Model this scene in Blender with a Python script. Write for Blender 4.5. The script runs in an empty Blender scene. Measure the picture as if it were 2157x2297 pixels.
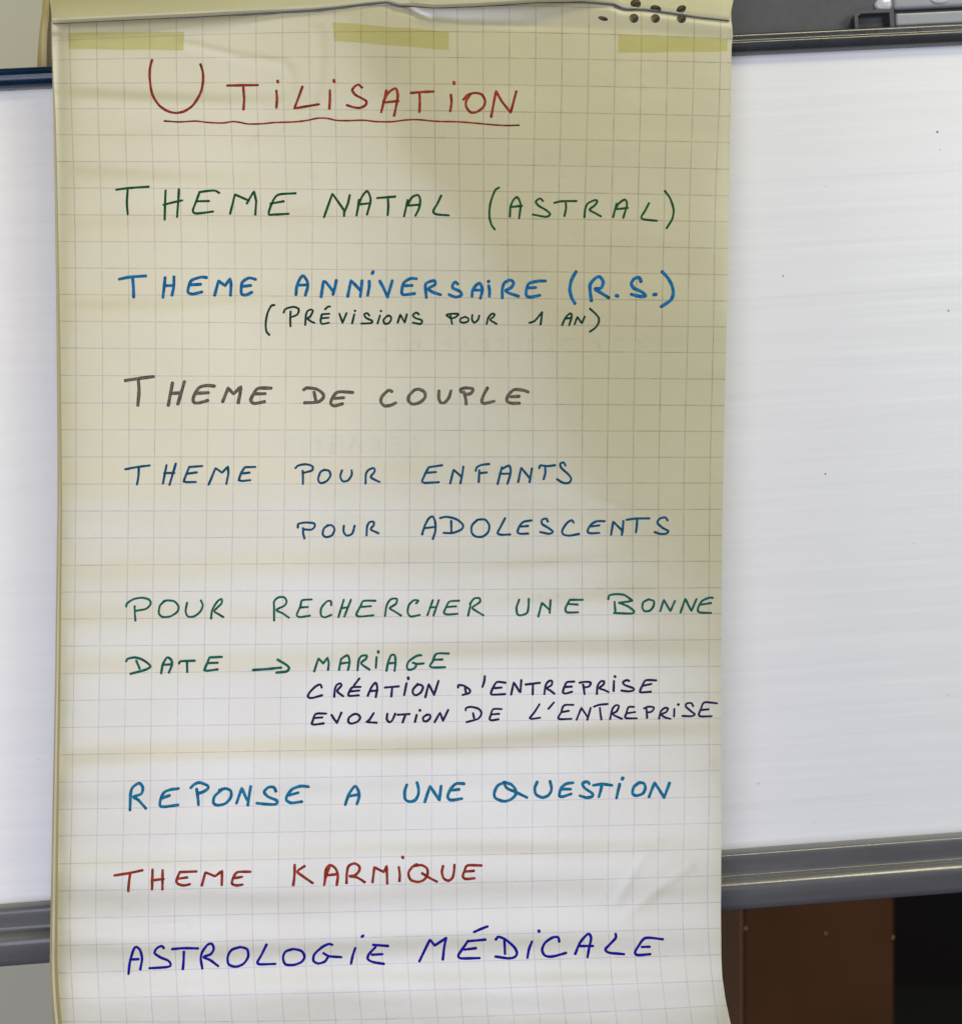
import bpy, math, random
import numpy as np

sc = bpy.context.scene
C = sc.collection
rnd = random.Random(7)
R = math.radians

# ------------------------------------------------------------------ camera
S = 0.4257e-3          # metres per photograph pixel at the hanging sheet
F = 1.2                # camera to sheet
cam = bpy.data.objects.new('camera', bpy.data.cameras.new('camera'))
C.objects.link(cam)
cam.location = (0, -F, 0)
cam.rotation_euler = (R(90), 0, 0)
cam.data.sensor_fit = 'VERTICAL'
cam.data.sensor_height = 24
cam.data.lens = 24 * F / (2297 * S)
cam.data.clip_start = 0.05
cam.data.clip_end = 50
cam.data.dof.use_dof = True
cam.data.dof.focus_distance = F
cam.data.dof.aperture_fstop = 3.2
sc.camera = cam

# ------------------------------------------------------------------ world, lamps, exposure
w = bpy.data.worlds.new('World')
sc.world = w
w.use_nodes = True
w.node_tree.nodes['Background'].inputs[0].default_value = (0.95, 0.95, 1.0, 1)
w.node_tree.nodes['Background'].inputs[1].default_value = 0.02
sc.view_settings.view_transform = 'Standard'
sc.view_settings.look = 'None'
sc.view_settings.exposure = 0
sc.view_settings.gamma = 1


def area(name, loc, target, size, power, col):
    l = bpy.data.lights.new(name, 'AREA')
    l.shape = 'RECTANGLE'
    l.size, l.size_y = size
    l.energy = power
    l.color = col
    o = bpy.data.objects.new(name, l)
    C.objects.link(o)
    from mathutils import Vector
    o.location = loc
    o.rotation_euler = (Vector(target) - Vector(loc)).to_track_quat('-Z', 'Y').to_euler()
    return o


area('ceiling_lamp', (1.30, -1.7, 2.6), (0, 0, 0), (1.1, .6), 37, (1.0, 0.92, 0.62))
area('right_fill', (1.8, -1.3, 0.9), (0, 0, 0), (.8, .8), 19.5, (0.83, 0.92, 1.0))  # unseen fill added on the right, cools the warm lamp's light on the board
area('tall_sheen_panel', (-0.75, -2.4, 0.7), (-0.75, 0, 0.7), (0.9, 1.6), 9.4, (1.0, 0.96, 0.98))  # unseen panel added behind the camera for sheen on the upper left paper
area('middle_sheen_panel', (-0.30, -2.4, 0.35), (-0.30, 0, 0.35), (0.96, 1.2), 2.8, (0.58, 0.62, 1.0))  # unseen panel behind the camera, shaped to give the sheet its middle sheen
area('low_sheen_panel', (-0.30, -2.2, -0.93), (-0.30, 0, -0.93), (2.1, 1.45), 30, (0.685, 0.72, 1.0))  # unseen cool panel added low behind the camera for the lower paper's sheen
area('left_fill', (-1.15, -0.50, 0.15), (-0.75, 0.05, 0.05), (0.4, 1.3), 3.6, (1.0, 1.0, 0.90))  # unseen fill added at the left to brighten the board's left strip

# ------------------------------------------------------------------ node helpers


def mat(name):
    m = bpy.data.materials.new(name)
    m.use_nodes = True
    nt = m.node_tree
    return m, nt, nt.nodes['Principled BSDF']


def N(nt, t, **kw):
    n = nt.nodes.new(t)
    for k, v in kw.items():
        if k.startswith('i_'):
            key = k[2:]
            n.inputs[int(key) if key.isdigit() else key].default_value = v
        else:
            setattr(n, k, v)
    return n


def mixc(nt, fac, a, b, mode='MIX'):
    n = nt.nodes.new('ShaderNodeMix')
    n.data_type = 'RGBA'
    n.blend_type = mode
    for sock, v in ((0, fac), (6, a), (7, b)):
        if hasattr(v, 'links'):
            nt.links.new(v, n.inputs[sock])
        elif isinstance(v, (int, float)):
            n.inputs[sock].default_value = v
        else:
            n.inputs[sock].default_value = (*v, 1)
    return n.outputs[2]


def math_(nt, op, a, b=None, c=None):
    n = nt.nodes.new('ShaderNodeMath')
    n.operation = op
    for i, v in enumerate((a, b, c)):
        if v is None:
            continue
        if hasattr(v, 'links'):
            nt.links.new(v, n.inputs[i])
        else:
            n.inputs[i].default_value = v
    return n.outputs[0]


def noise(nt, vec, scale, detail=3, rough=0.5):
    n = N(nt, 'ShaderNodeTexNoise')
    n.inputs['Scale'].default_value = scale
    n.inputs['Detail'].default_value = detail
    n.inputs['Roughness'].default_value = rough
    if vec is not None:
        nt.links.new(vec, n.inputs['Vector'])
    return n.outputs['Fac']


def ramp(nt, fac, lo, hi, a=0.0, b=1.0):
    n = N(nt, 'ShaderNodeMapRange')
    nt.links.new(fac, n.inputs[0])
    n.inputs[1].default_value = lo
    n.inputs[2].default_value = hi
    n.inputs[3].default_value = a
    n.inputs[4].default_value = b
    return n.outputs[0]


def obj_vec(nt, scale=(1, 1, 1)):
    tc = N(nt, 'ShaderNodeTexCoord')
    mp = N(nt, 'ShaderNodeMapping')
    mp.inputs['Scale'].default_value = scale
    nt.links.new(tc.outputs['Object'], mp.inputs[0])
    return mp.outputs[0]


def bump(nt, b, h, strength, dist):
    n = N(nt, 'ShaderNodeBump')
    n.inputs['Strength'].default_value = strength
    n.inputs['Distance'].default_value = dist
    nt.links.new(h, n.inputs['Height'])
    nt.links.new(n.outputs[0], b.inputs['Normal'])


# ------------------------------------------------------------------ materials
def paper_material(name, base, grid, rough=0.42):
    m, nt, b = mat(name)
    v = obj_vec(nt)
    n1 = noise(nt, v, 5, 3)
    col = mixc(nt, ramp(nt, n1, .35, .65), base, tuple(c * k for c, k in zip(base, (0.97, 0.965, 0.94))))
    fib = noise(nt, v, 480, 4, .7)
    col = mixc(nt, ramp(nt, fib, .35, .65), col, mixc(nt, 1.0, col, (0.955, 0.95, 0.94), 'MULTIPLY'))
    if grid:
        uv = N(nt, 'ShaderNodeUVMap', uv_map='grid')
        sp = N(nt, 'ShaderNodeSeparateXYZ')
        nt.links.new(uv.outputs[0], sp.inputs[0])
        brk = noise(nt, v, 55, 4, .65)
        fine = noise(nt, v, 420, 2, .6)
        tot = None
        for k, ax in enumerate((0, 1)):
            d = math_(nt, 'PINGPONG', math_(nt, 'ADD', sp.outputs[ax], 100.0), 0.5)
            ln = ramp(nt, d, 0.006, 0.027, 1, 0)
            tot = ln if tot is None else math_(nt, 'MAXIMUM', tot, ln)
        k = math_(nt, 'MULTIPLY', tot, ramp(nt, brk, .34, .66, .42, 1.0))
        k = math_(nt, 'MULTIPLY', k, ramp(nt, fine, .3, .65, .75, 1.05))
        # ruled lines fade out close to the left rim like on the photographed sheet
        col = mixc(nt, k, col, (0.27, 0.205, 0.13))
    nt.links.new(col, b.inputs['Base Color'])
    b.inputs['Roughness'].default_value = rough
    b.inputs['Specular IOR Level'].default_value = 0.95
    b.inputs['Coat Weight'].default_value = 1.0 if grid else .3
    b.inputs['Coat IOR'].default_value = 2.1
    b.inputs['Coat Roughness'].default_value = .30
    nf = noise(nt, obj_vec(nt, (1, 1, 2.2)), 16, 4, .5)
    nt.links.new(ramp(nt, noise(nt, v, 9, 2), .3, .7, rough - .06, rough + .08), b.inputs['Roughness'])
    tot_h = math_(nt, 'ADD', nf, math_(nt, 'MULTIPLY', noise(nt, v, 330, 3, .7), .05))
    bump(nt, b, tot_h, 0.38, 0.0020)
    return m


M_sheet = paper_material('squared_paper', (0.62, 0.57, 0.325), True, 0.33)
M_flap = paper_material('plain_paper', (0.60, 0.555, 0.29), False)
M_back = paper_material('yellow_paper', (0.50, 0.40, 0.13), False, .6)


M_back_shade = paper_material('shaded_back_paper', (0.15, 0.105, 0.04), False, .7)  # darker version of the back paper, inner shading put into its colour
M_fold_shade = paper_material('dark_fold_shade', (0.055, 0.045, 0.035), False, .5)  # near-black colour for the shade under the flap


def ink(name, dark, light, spec=.12, rough=.55, coat=0.0):
    m, nt, b = mat(name)
    v = obj_vec(nt)
    uv = N(nt, 'ShaderNodeUVMap', uv_map='grid')
    sp = N(nt, 'ShaderNodeSeparateXYZ')
    nt.links.new(uv.outputs[0], sp.inputs[0])
    e = math_(nt, 'ABSOLUTE', math_(nt, 'SUBTRACT', sp.outputs[1], .5))
    f = math_(nt, 'ADD', ramp(nt, e, .18, .44, 0, .5), ramp(nt, noise(nt, v, 260, 3, .6), .35, .65, 0, .55))
    mp = N(nt, 'ShaderNodeMapping')
    mp.inputs['Scale'].default_value = (5, 9, 1)
    nt.links.new(uv.outputs[0], mp.inputs[0])
    f = math_(nt, 'ADD', f, ramp(nt, noise(nt, mp.outputs[0], 1.0, 3, .6), .45, .7, 0, .35))
    e2 = math_(nt, 'ABSOLUTE', math_(nt, 'SUBTRACT', sp.outputs[0], .5))
    f = math_(nt, 'MINIMUM', math_(nt, 'ADD', f, ramp(nt, e2, .43, .49, 0, .45)), 1.0)
    col = mixc(nt, f, light, dark)
    nt.links.new(col, b.inputs['Base Color'])
    b.inputs['Roughness'].default_value = rough
    b.inputs['Coat Weight'].default_value = coat
    b.inputs['Coat IOR'].default_value = 2.1
    b.inputs['Coat Roughness'].default_value = .30
    b.inputs['Specular IOR Level'].default_value = spec
    return m


def srgb(*c):
    return tuple(((x / 255 + .055) / 1.055) ** 2.4 if x > 10 else x / 255 / 12.92 for x in c)


INK = {
    'red': ink('red_ink', srgb(78, 12, 6), srgb(186, 62, 30)),
    'dred': ink('brick_red_ink', srgb(90, 12, 6), srgb(194, 62, 30)),
    'green': ink('dark_green_ink', srgb(2, 36, 24), srgb(24, 100, 50)),
    'blue': ink('blue_ink', srgb(0, 60, 106), srgb(6, 128, 182)),
    'dgreen': ink('blackish_green_ink', srgb(2, 32, 24), srgb(12, 76, 54)),
    'grey': ink('olive_grey_ink', srgb(58, 52, 44), srgb(122, 114, 94)),
    'navy': ink('petrol_blue_ink', srgb(0, 38, 62), srgb(4, 98, 136)),
    'teal': ink('teal_green_ink', srgb(0, 50, 48), srgb(8, 122, 98)),
    'violet': ink('dark_violet_ink', srgb(20, 10, 40), srgb(58, 38, 96)),
    'cyan': ink('turquoise_blue_ink', srgb(0, 68, 104), srgb(6, 142, 178)),
    'royal': ink('royal_blue_ink', srgb(8, 4, 86), srgb(22, 18, 182)),
}

def ghost_ink():
    m, nt, b = mat('show_through_ink')
    tr = N(nt, 'ShaderNodeBsdfTransparent')
    nt.links.new(mixc(nt, ramp(nt, noise(nt, obj_vec(nt), 120, 3), .3, .7), (0.990, 0.990, 0.992), (0.974, 0.976, 0.982)), tr.inputs[0])
    nt.links.new(tr.outputs[0], nt.nodes['Material Output'].inputs[0])
    return m


INK['ghost'] = ghost_ink()
m, nt, b = mat('yellowed_tape')
b.inputs['Base Color'].default_value = (0.58, 0.53, 0.22, 1)
b.inputs['Roughness'].default_value = .35
tr = N(nt, 'ShaderNodeBsdfTransparent')
tr.inputs[0].default_value = (0.93, 0.925, 0.72, 1)
bump(nt, b, noise(nt, obj_vec(nt, (1, 1, 3)), 60, 4, .6), .5, .001)
ms = N(nt, 'ShaderNodeMixShader')
nt.links.new(ramp(nt, noise(nt, obj_vec(nt, (1, 1, 3)), 30, 3), .3, .7, .05, .14), ms.inputs[0])
nt.links.new(tr.outputs[0], ms.inputs[1])
nt.links.new(b.outputs[0], ms.inputs[2])
nt.links.new(ms.outputs[0], nt.nodes['Material Output'].inputs[0])
M_tape = m

m, nt, b = mat('white_board_enamel')
v = obj_vec(nt)
spk = N(nt, 'ShaderNodeTexVoronoi')
spk.inputs['Scale'].default_value = 75
nt.links.new(v, spk.inputs['Vector'])
sel = N(nt, 'ShaderNodeSeparateColor')
nt.links.new(spk.outputs['Color'], sel.inputs[0])
speck = math_(nt, 'MULTIPLY', ramp(nt, spk.outputs['Distance'], .035, .06, 1, 0), ramp(nt, sel.outputs[0], .86, .88, 0, 1))
wipe = noise(nt, obj_vec(nt, (0.35, 1, 9)), 9, 5, .6)
col = mixc(nt, ramp(nt, wipe, .3, .75), (0.885, 0.87, 0.82), (0.835, 0.82, 0.775))
col = mixc(nt, math_(nt, 'MULTIPLY', speck, .6), col, (0.25, 0.25, 0.25))
nt.links.new(col, b.inputs['Base Color'])
b.inputs['Roughness'].default_value = .36
b.inputs['Specular IOR Level'].default_value = .5
bump(nt, b, noise(nt, obj_vec(nt, (0.22, 1, 13)), 3.2, 3, .55), 0.45, 0.0030)
M_board = m


def lacquer(name, a, c, rough, bs=.3, coat=0.0, metal=0.0, spec=0.5):
    m, nt, b = mat(name)
    v = obj_vec(nt)
    nt.links.new(mixc(nt, ramp(nt, noise(nt, obj_vec(nt, (0.4, 1, 3)), 22, 4), .3, .7), a, c), b.inputs['Base Color'])
    nt.links.new(ramp(nt, noise(nt, v, 70, 4, .7), .3, .7, rough - .06, rough + .1), b.inputs['Roughness'])
    bump(nt, b, noise(nt, v, 260, 3, .7), bs, 0.0006)
    b.inputs['Coat Weight'].default_value = coat
    b.inputs['Metallic'].default_value = metal
    b.inputs['Specular IOR Level'].default_value = spec
    b.inputs['Coat Roughness'].default_value = .12
    return m


M_grey = lacquer('grey_lacquered_metal', (0.125, 0.122, 0.116), (0.155, 0.151, 0.144), .30, .3, .75, .06, .25)
M_dgrey = lacquer('dark_grey_lacquered_metal', (0.055, 0.055, 0.056), (0.066, 0.066, 0.067), .30, .3, .6, .35)
M_teal = lacquer('petrol_blue_lacquered_metal', (0.0006, 0.016, 0.042), (0.001, 0.024, 0.058), .25, .3, .8)
M_plate = lacquer('grey_plate', (0.070, 0.070, 0.071), (0.076, 0.076, 0.077), .6, .1)
M_steel = lacquer('brushed_steel', (0.30, 0.30, 0.30), (0.36, 0.36, 0.36), .35, .5)
M_bolt = lacquer('bright_steel', (0.55, 0.55, 0.55), (0.75, 0.75, 0.75), .25, .8, 1.0)

m, nt, b = mat('beige_wall_paint')
nt.links.new(mixc(nt, ramp(nt, noise(nt, obj_vec(nt), 3, 4), .3, .7), (0.58, 0.555, 0.42), (0.61, 0.585, 0.45)), b.inputs['Base Color'])
b.inputs['Roughness'].default_value = .8
bump(nt, b, noise(nt, obj_vec(nt), 90, 4), .3, .001)
M_wall = m
m, nt, b = mat('dark_void')
nt.links.new(mixc(nt, noise(nt, obj_vec(nt), 2, 3), (0.004, 0.0025, 0.002), (0.009, 0.005, 0.004)), b.inputs['Base Color'])
b.inputs['Roughness'].default_value = .9
M_dark = m  # darkness of the unlit space behind the chest put into a near-black colour
m, nt, b = mat('dark_floor')
nt.links.new(mixc(nt, noise(nt, obj_vec(nt), 6, 4), (0.028, 0.028, 0.024), (0.036, 0.036, 0.031)), b.inputs['Base Color'])
b.inputs['Roughness'].default_value = .7
M_floor = m
m, nt, b = mat('brown_leatherette')
nt.links.new(mixc(nt, ramp(nt, noise(nt, obj_vec(nt), 7, 4), .3, .7), (0.072, 0.029, 0.0085), (0.094, 0.037, 0.011)), b.inputs['Base Color'])
b.inputs['Roughness'].default_value = .75
b.inputs['Specular IOR Level'].default_value = .2
bump(nt, b, noise(nt, obj_vec(nt), 150, 3), .4, .001)
M_brown = m
m, nt, b = mat('lit_side_brown')
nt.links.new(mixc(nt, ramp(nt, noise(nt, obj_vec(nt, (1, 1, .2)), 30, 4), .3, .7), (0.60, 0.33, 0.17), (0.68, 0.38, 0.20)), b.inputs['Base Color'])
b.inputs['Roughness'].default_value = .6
M_lit_side = m  # lighter brown, the light on the chest's side put into the colour
m, nt, b = mat('brass')
b.inputs['Base Color'].default_value = (0.36, 0.20, 0.08, 1)
b.inputs['Metallic'].default_value = 1
nt.links.new(ramp(nt, noise(nt, obj_vec(nt), 60, 3), .3, .7, .25, .4), b.inputs['Roughness'])
M_brass = m
m, nt, b = mat('black_mark')
nt.links.new(mixc(nt, noise(nt, obj_vec(nt), 900, 2), (0.05, 0.05, 0.05), (0.3, 0.3, 0.3)), b.inputs['Base Color'])
M_mark = m

# ------------------------------------------------------------------ object helpers


def link(name, me, material, parent=None, smooth=True):
    if material:
        me.materials.append(material)
    if smooth:
        me.polygons.foreach_set('use_smooth', [True] * len(me.polygons))
    o = bpy.data.objects.new(name, me)
    C.objects.link(o)
    o.parent = parent
    return o


def thing(name, label, cat, loc=(0, 0, 0)):
    o = bpy.data.objects.new(name, None)
    C.objects.link(o)
    o.location = loc
    o['label'] = label
    o['category'] = cat
    return o


def pydata(name, v, f, material, parent=None, smooth=True, uv=None):
    me = bpy.data.meshes.new(name)
    me.from_pydata([tuple(map(float, p)) for p in v], [], f)
    if uv is not None:
        l = me.uv_layers.new(name='grid')
        idx = np.empty(len(me.loops), dtype=np.int32)
        me.loops.foreach_get('vertex_index', idx)
        l.data.foreach_set('uv', np.asarray(uv, dtype=np.float32)[idx].ravel())
    me.update()
    return link(name, me, material, parent, smooth)


def box(name, lo, hi, material, parent=None, bev=0.0, seg=2):
    import bmesh
    bm = bmesh.new()
    bmesh.ops.create_cube(bm, size=1)
    for p in bm.verts:
        for k in range(3):
            p.co[k] = lo[k] + (p.co[k] + .5) * (hi[k] - lo[k])
    if bev:
        bmesh.ops.bevel(bm, geom=list(bm.edges), offset=bev, segments=seg, affect='EDGES', profile=.5)
    me = bpy.data.meshes.new(name)
    bm.to_mesh(me)
    bm.free()
    return link(name, me, material, parent, False)


def extrude_profile(name, prof, x0, x1, material, parent=None, n=2, smooth=True):
    """closed profile in local (y, z), swept along x"""
    v, f = [], []
    k = len(prof)
    for i in range(n):
        x = x0 + (x1 - x0) * i / (n - 1)
        v += [(x, y, z) for y, z in prof]
    for i in range(n - 1):
        for j in range(k):
            a, c = i * k + j, i * k + (j + 1) % k
            f.append((a, c, c + k, a + k))
    v += [(x0, y, z) for y, z in prof] + [(x1, y, z) for y, z in prof]
    f.append(tuple(n * k + j for j in range(k))[::-1])
    f.append(tuple((n + 1) * k + j for j in range(k)))
    o = pydata(name, v, f, material, parent, smooth)
    return o


def P3(X, Y, D):
    """photograph position on the sheet's plane + distance in front of it -> real point"""
    t = (F - D) / F
    return np.stack([(X - 1078.5) * S * t, -D, (1148.5 - Y) * S * t], -1)


# ------------------------------------------------------------------ the sheet's ruling as measured
XR = np.array([60, 130, 480, 700, 1050, 1745, 2150, 2290, 2340], float)
XT = np.array([
    [156, 217, 277, 336.5, 396, 455, 515, 574.6, 634, 693.7, 751, 810, 866.6, 919, 972.5, 1025.5, 1083.5, 1142, 1201, 1260, 1320, 1379, 1438, 1497, 1556, 1615],
    [157.5, 217.7, 277.6, 336.8, 396, 455, 515, 574.6, 634, 693.7, 751.4, 809.8, 866.6, 919.6, 973, 1026, 1083.5, 1142, 1201, 1260, 1319.7, 1378.6, 1437.5, 1496, 1555.4, 1614.6],
    [168, 227.5, 287, 346.6, 406, 466, 526, 585.5, 643.6, 701, 755.7, 812, 868, 922.3, 977, 1031, 1084.6, 1138.2, 1194.6, 1252, 1311, 1370.8, 1430, 1489, 1545.5, 1603],
    [170.5, 230, 290, 349.8, 409.3, 469, 527.9, 586.3, 642.5, 698.9, 755, 811, 866.4, 921, 976.2, 1030.8, 1085.2, 1140, 1194, 1249.5, 1308.4, 1366.8, 1425.7, 1484.4, 1542.8, 1600],
    [171, 230, 289.5, 347, 406, 465, 524, 580, 639, 696.5, 752, 808.7, 864.4, 919.3, 974.8, 1030.5, 1085, 1140.4, 1194.8, 1249.7, 1305, 1361.4, 1419, 1477, 1534, 1592],
    [163, 220.5, 279, 338, 397, 455, 512, 570, 627.5, 684.6, 742.5, 799, 856, 912, 968.5, 1025, 1081, 1137.5, 1194, 1252, 1308.5, 1366, 1423, 1479, 1535, 1590],
    [159, 218, 276.6, 335.5, 394, 452, 511, 569, 627.5, 685, 742.5, 800, 857, 913.7, 971.6, 1028.3, 1085, 1141, 1198.5, 1255, 1311.3, 1368, 1424, 1479.5, 1535.5, 1592],
    [167, 227, 285, 343, 402, 461.5, 521, 579, 637, 695.6, 753, 811, 867, 925, 982, 1038, 1095, 1153, 1211, 1269, 1325, 1383, 1440, 1496, 1551, 1609],
    [171, 231, 289, 347, 406, 466, 526, 584, 642, 701, 758, 816, 872, 931, 988, 1044, 1101, 1160, 1218, 1276, 1333, 1391, 1448, 1504, 1559, 1617]])
YL = np.array([20, 48, 88, 133, 186.5, 244, 302.5, 362.5, 422, 482, 542, 601.5, 661, 721, 781, 842.5, 904, 964, 1025, 1086, 1146.5, 1207, 1268, 1328, 1388, 1449, 1510.5, 1570.5, 1631, 1692, 1753.5, 1814.5, 1874, 1936.5, 1997.5, 2059, 2119.5, 2181, 2239, 2292, 2342])
YM = np.array([-45, 13, 71, 128, 187, 247, 307.5, 366, 426, 487, 546, 605.3, 666.3, 726.6, 786, 846, 905.5, 965, 1025, 1085, 1144.5, 1204, 1263, 1324, 1383.5, 1442.7, 1503, 1562, 1621, 1681, 1741.7, 1802.5, 1862.5, 1922.5, 1985.5, 2044, 2102.5, 2162.5, 2224, 2286, 2346])
YRt = np.array([-10, 30, 86, 140, 200, 260, 319, 379, 438.6, 497, 556.5, 615.7, 675, 733, 791, 850.3, 909.5, 967.7, 1025.8, 1083.3, 1142.5, 1201, 1259, 1318.5, 1377, 1435, 1495, 1553, 1611.6, 1670.5, 1729, 1788, 1847, 1905, 1965, 2025, 2083, 2142.5, 2201, 2257, 2313])
JV = np.arange(-2, 39)


def hermite(y, xs, T):
    """smooth interpolation of the rows of T over xs"""
    y = np.clip(y, xs[0], xs[-1] - 1e-6)
    i = np.clip(np.searchsorted(xs, y, side='right') - 1, 0, len(xs) - 2)
    h = xs[i + 1] - xs[i]
    t = (y - xs[i]) / h
    m = np.gradient(T, xs, axis=0)
    return ((2 * t**3 - 3 * t**2 + 1) * T[i] + (t**3 - 2 * t**2 + t) * h * m[i]
            + (-2 * t**3 + 3 * t**2) * T[i + 1] + (t**3 - t**2) * h * m[i + 1])


def edge(tab):
    a = np.array(tab, float)
    return lambda y: np.interp(y, a[:, 0], a[:, 1])


left_edge = edge([(-20, 118), (60, 117), (120, 118.5), (200, 122), (250, 125), (400, 129), (700, 135), (1000, 139), (1150, 140), (1400, 137.5), (1500, 137), (1700, 134), (1900, 131), (2050, 130), (2150, 129.5), (2200, 131.5), (2250, 135), (2290, 139), (2345, 146)])
right_edge = edge([(-20, 1640), (44, 1639), (60, 1641.5), (80, 1643), (105, 1640), (480, 1633.6), (700, 1630), (1000, 1622.5), (1180, 1619), (1500, 1616), (1900, 1617), (2050, 1616), (2150, 1617), (2190, 1619), (2240, 1626), (2297, 1638), (2345, 1650)])
FOLD = np.array([(100, 53), (118, 52.5), (448, 36.5), (700, 22), (750, 17), (820, 8), (866, 4), (880, 8), (893, 12), (930, 13), (970, 17), (1060, 14), (1140, 9), (1200, 5), (1300, 3), (1370, 9), (1390, 18), (1400, 20), (1440, 21), (1500, 29), (1560, 38), (1632, 46), (1660, 50)], float)


def fold(x):
    return np.interp(x, FOLD[:, 0], FOLD[:, 1])


# ------------------------------------------------------------------ relief of the hanging sheet (metres towards the room)
GX = np.arange(80, 1700, 4.0)
GY = np.arange(-24, 2352, 3.0)
XX, YY = np.meshgrid(GX, GY)
nr = np.random.RandomState(11)
Fs = np.zeros_like(XX)     # slope dD/dY, positive = faces up
bands = [  # yc at x=120, yc at x=1640, width, amp, x0, x1
    (212, 232, 14, .16, 60, 560), (238, 250, 11, -.12, 60, 520), (290, 330, 26, .10, 60, 420),
    (388, 410, 20, .15, 60, 520), (505, 470, 22, .12, 60, 600), (690, 600, 26, .15, 60, 700),
    (780, 760, 20, -.08, 60, 900), (935, 930, 20, .10, 60, 700), (1062, 1050, 24, .13, 60, 1000),
    (1140, 1130, 20, -.09, 60, 900), (1275, 1240, 22, .11, 60, 900), (1392, 1340, 20, .10, 60, 800),
    (1500, 1440, 28, .14, 60, 1500), (1590, 1530, 26, -.13, 60, 1500), (1705, 1640, 30, .22, 60, 1580),
    (1790, 1740, 26, -.16, 60, 1500), (1830, 1790, 20, .08, 60, 900), (1935, 1890, 30, .20, 60, 1640),
    (2015, 1990, 26, -.17, 60, 1500), (2090, 2060, 20, .16, 60, 1500), (2135, 2110, 20, -.16, 60, 1400),
    (2212, 2180, 26, .24, 60, 1700), (2300, 2270, 34, -.05, 60, 1700)]
for y0, y1, wd, a, x0, x1 in bands:
    yc = y0 + (y1 - y0) * (XX - 120) / 1520 + 6 * np.sin(XX / 170. + y0)
    win = 1 / (1 + np.exp(-(XX - x0) / 40)) / (1 + np.exp((XX - x1) / 130))
    Fs += (.85 if a > 0 else .45) * a * np.exp(-((YY - yc) / wd) ** 2) * win
for _ in range(90):
    cx, cy = nr.uniform(100, 1650), nr.uniform(100, 2330)
    sx, sy = nr.uniform(70, 260), nr.uniform(9, 26)
    th = nr.uniform(-.12, .10)
    dx, dy = XX - cx, YY - cy
    Fs += nr.uniform(-.055, .055) * np.exp(-((dx * math.cos(th) + dy * math.sin(th)) / sx) ** 2 - ((dy * math.cos(th) - dx * math.sin(th)) / sy) ** 2)
# the buckled head of the sheet under the fold
L2 = np.interp(XX, [100, 118, 350, 560, 620, 860, 930, 975, 1030, 1200, 1340, 1450, 1560, 1650], [72, 72, 60, 38, 32, 14, 34, 44, 52, 60, 66, 72, 84, 96])
FO = fold(XX)
mid = (L2 + FO) / 2
hw = np.maximum((L2 - FO) / 2, 3)
right = 1 / (1 + np.exp(-(XX - 930) / 18))
Fs += -.34 * right * np.clip(1 - ((YY - mid) / hw) ** 4, 0, 1) * (1 - .45 / (1 + np.exp(-(XX - 1230) / 30)))
Fs += .13 * np.exp(-((YY - L2 - 6) / 6) ** 2) / (1 + np.exp((XX - 1250) / 60))
rr = 1 / (1 + np.exp(-(XX - 1260) / 40))
Fs += .24 * rr * np.exp(-((YY - FO - 12) / 9) ** 2)
D = np.cumsum(Fs, axis=0) * 3.0 * S
ker = 90
pad = np.pad(D, ((ker, ker), (0, 0)), mode='edge')
cs = np.cumsum(pad, axis=0)
low = (cs[2 * ker:] - cs[:-2 * ker]) / (2 * ker)
D = D - low * 0.9


def ridge(pts, h, wd):
    global D
    pts = np.array(pts, float)
    best = np.full(XX.shape, 1e9)
    for a, c in zip(pts[:-1], pts[1:]):
        d = c - a
        t = np.clip(((XX - a[0]) * d[0] + (YY - a[1]) * d[1]) / (d @ d), 0, 1)
        best = np.minimum(best, np.hypot(XX - a[0] - t * d[0], YY - a[1] - t * d[1]))
    D = D + h * np.exp(-(best / wd) ** 2)


mm = 1e-3
ridge([(413, 98), (470, 110), (540, 128), (600, 136), (638, 142), (655, 170), (654, 205), (628, 250), (590, 300), (560, 335)], .28 * mm, 10)
ridge([(714, 70), (718, 120), (712, 190), (690, 250), (640, 300), (590, 330)], .32 * mm, 14)
ridge([(690, 400), (600, 450), (520, 462)], .2 * mm, 14)
ridge([(60, 690), (240, 697), (380, 700), (470, 692), (560, 678)], .22 * mm, 12)
ridge([(135, 2100), (215, 2090), (300, 2086), (350, 2076), (420, 2074)], -.4 * mm, 6)
ridge([(1380, 2025), (1440, 1925), (1475, 1888)], .22 * mm, 10)
ridge([(1400, 2060), (1480, 1990), (1545, 1945)], .2 * mm, 11)
ridge([(1175, 800), (1215, 790), (1255, 772)], .2 * mm, 7)
ridge([(1330, 1120), (1400, 1140), (1470, 1160)], .15 * mm, 9)
ridge([(1370, 1715), (1480, 1705), (1570, 1712), (1590, 1712)], .25 * mm, 12)
ridge([(910, 12), (935, 30), (960, 42)], -.9 * mm, 6)
# broad swell: the middle of the sheet lies in a shallow wedge, both rims curl back
wedge = np.interp(YY, [-24, 300, 700, 1100, 1600, 2350], [760, 900, 1200, 1330, 1450, 1500])
D += -0.078 * S * 24 * np.log1p(np.exp(np.clip((XX - wedge) / 24, -30, 60))) * np.exp(-(np.maximum(0, YY - 1000) / 420.0) ** 2)
D += -0.0035 * np.exp(-np.maximum(XX - 118, 0) / 16.0) - 0.0006 * np.exp(-np.maximum(1632 - XX, 0) / 20.0)



def Dat(X, Y):
    fx = np.clip((np.asarray(X, float) - GX[0]) / 4.0, 0, len(GX) - 1.001)
    fy = np.clip((np.asarray(Y, float) - GY[0]) / 3.0, 0, len(GY) - 1.001)
    i, j = fx.astype(int), fy.astype(int)
    a, c = fx - i, fy - j
    return (D[j, i] * (1 - a) * (1 - c) + D[j, i + 1] * a * (1 - c) + D[j + 1, i] * (1 - a) * c + D[j + 1, i + 1] * a * c)


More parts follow.
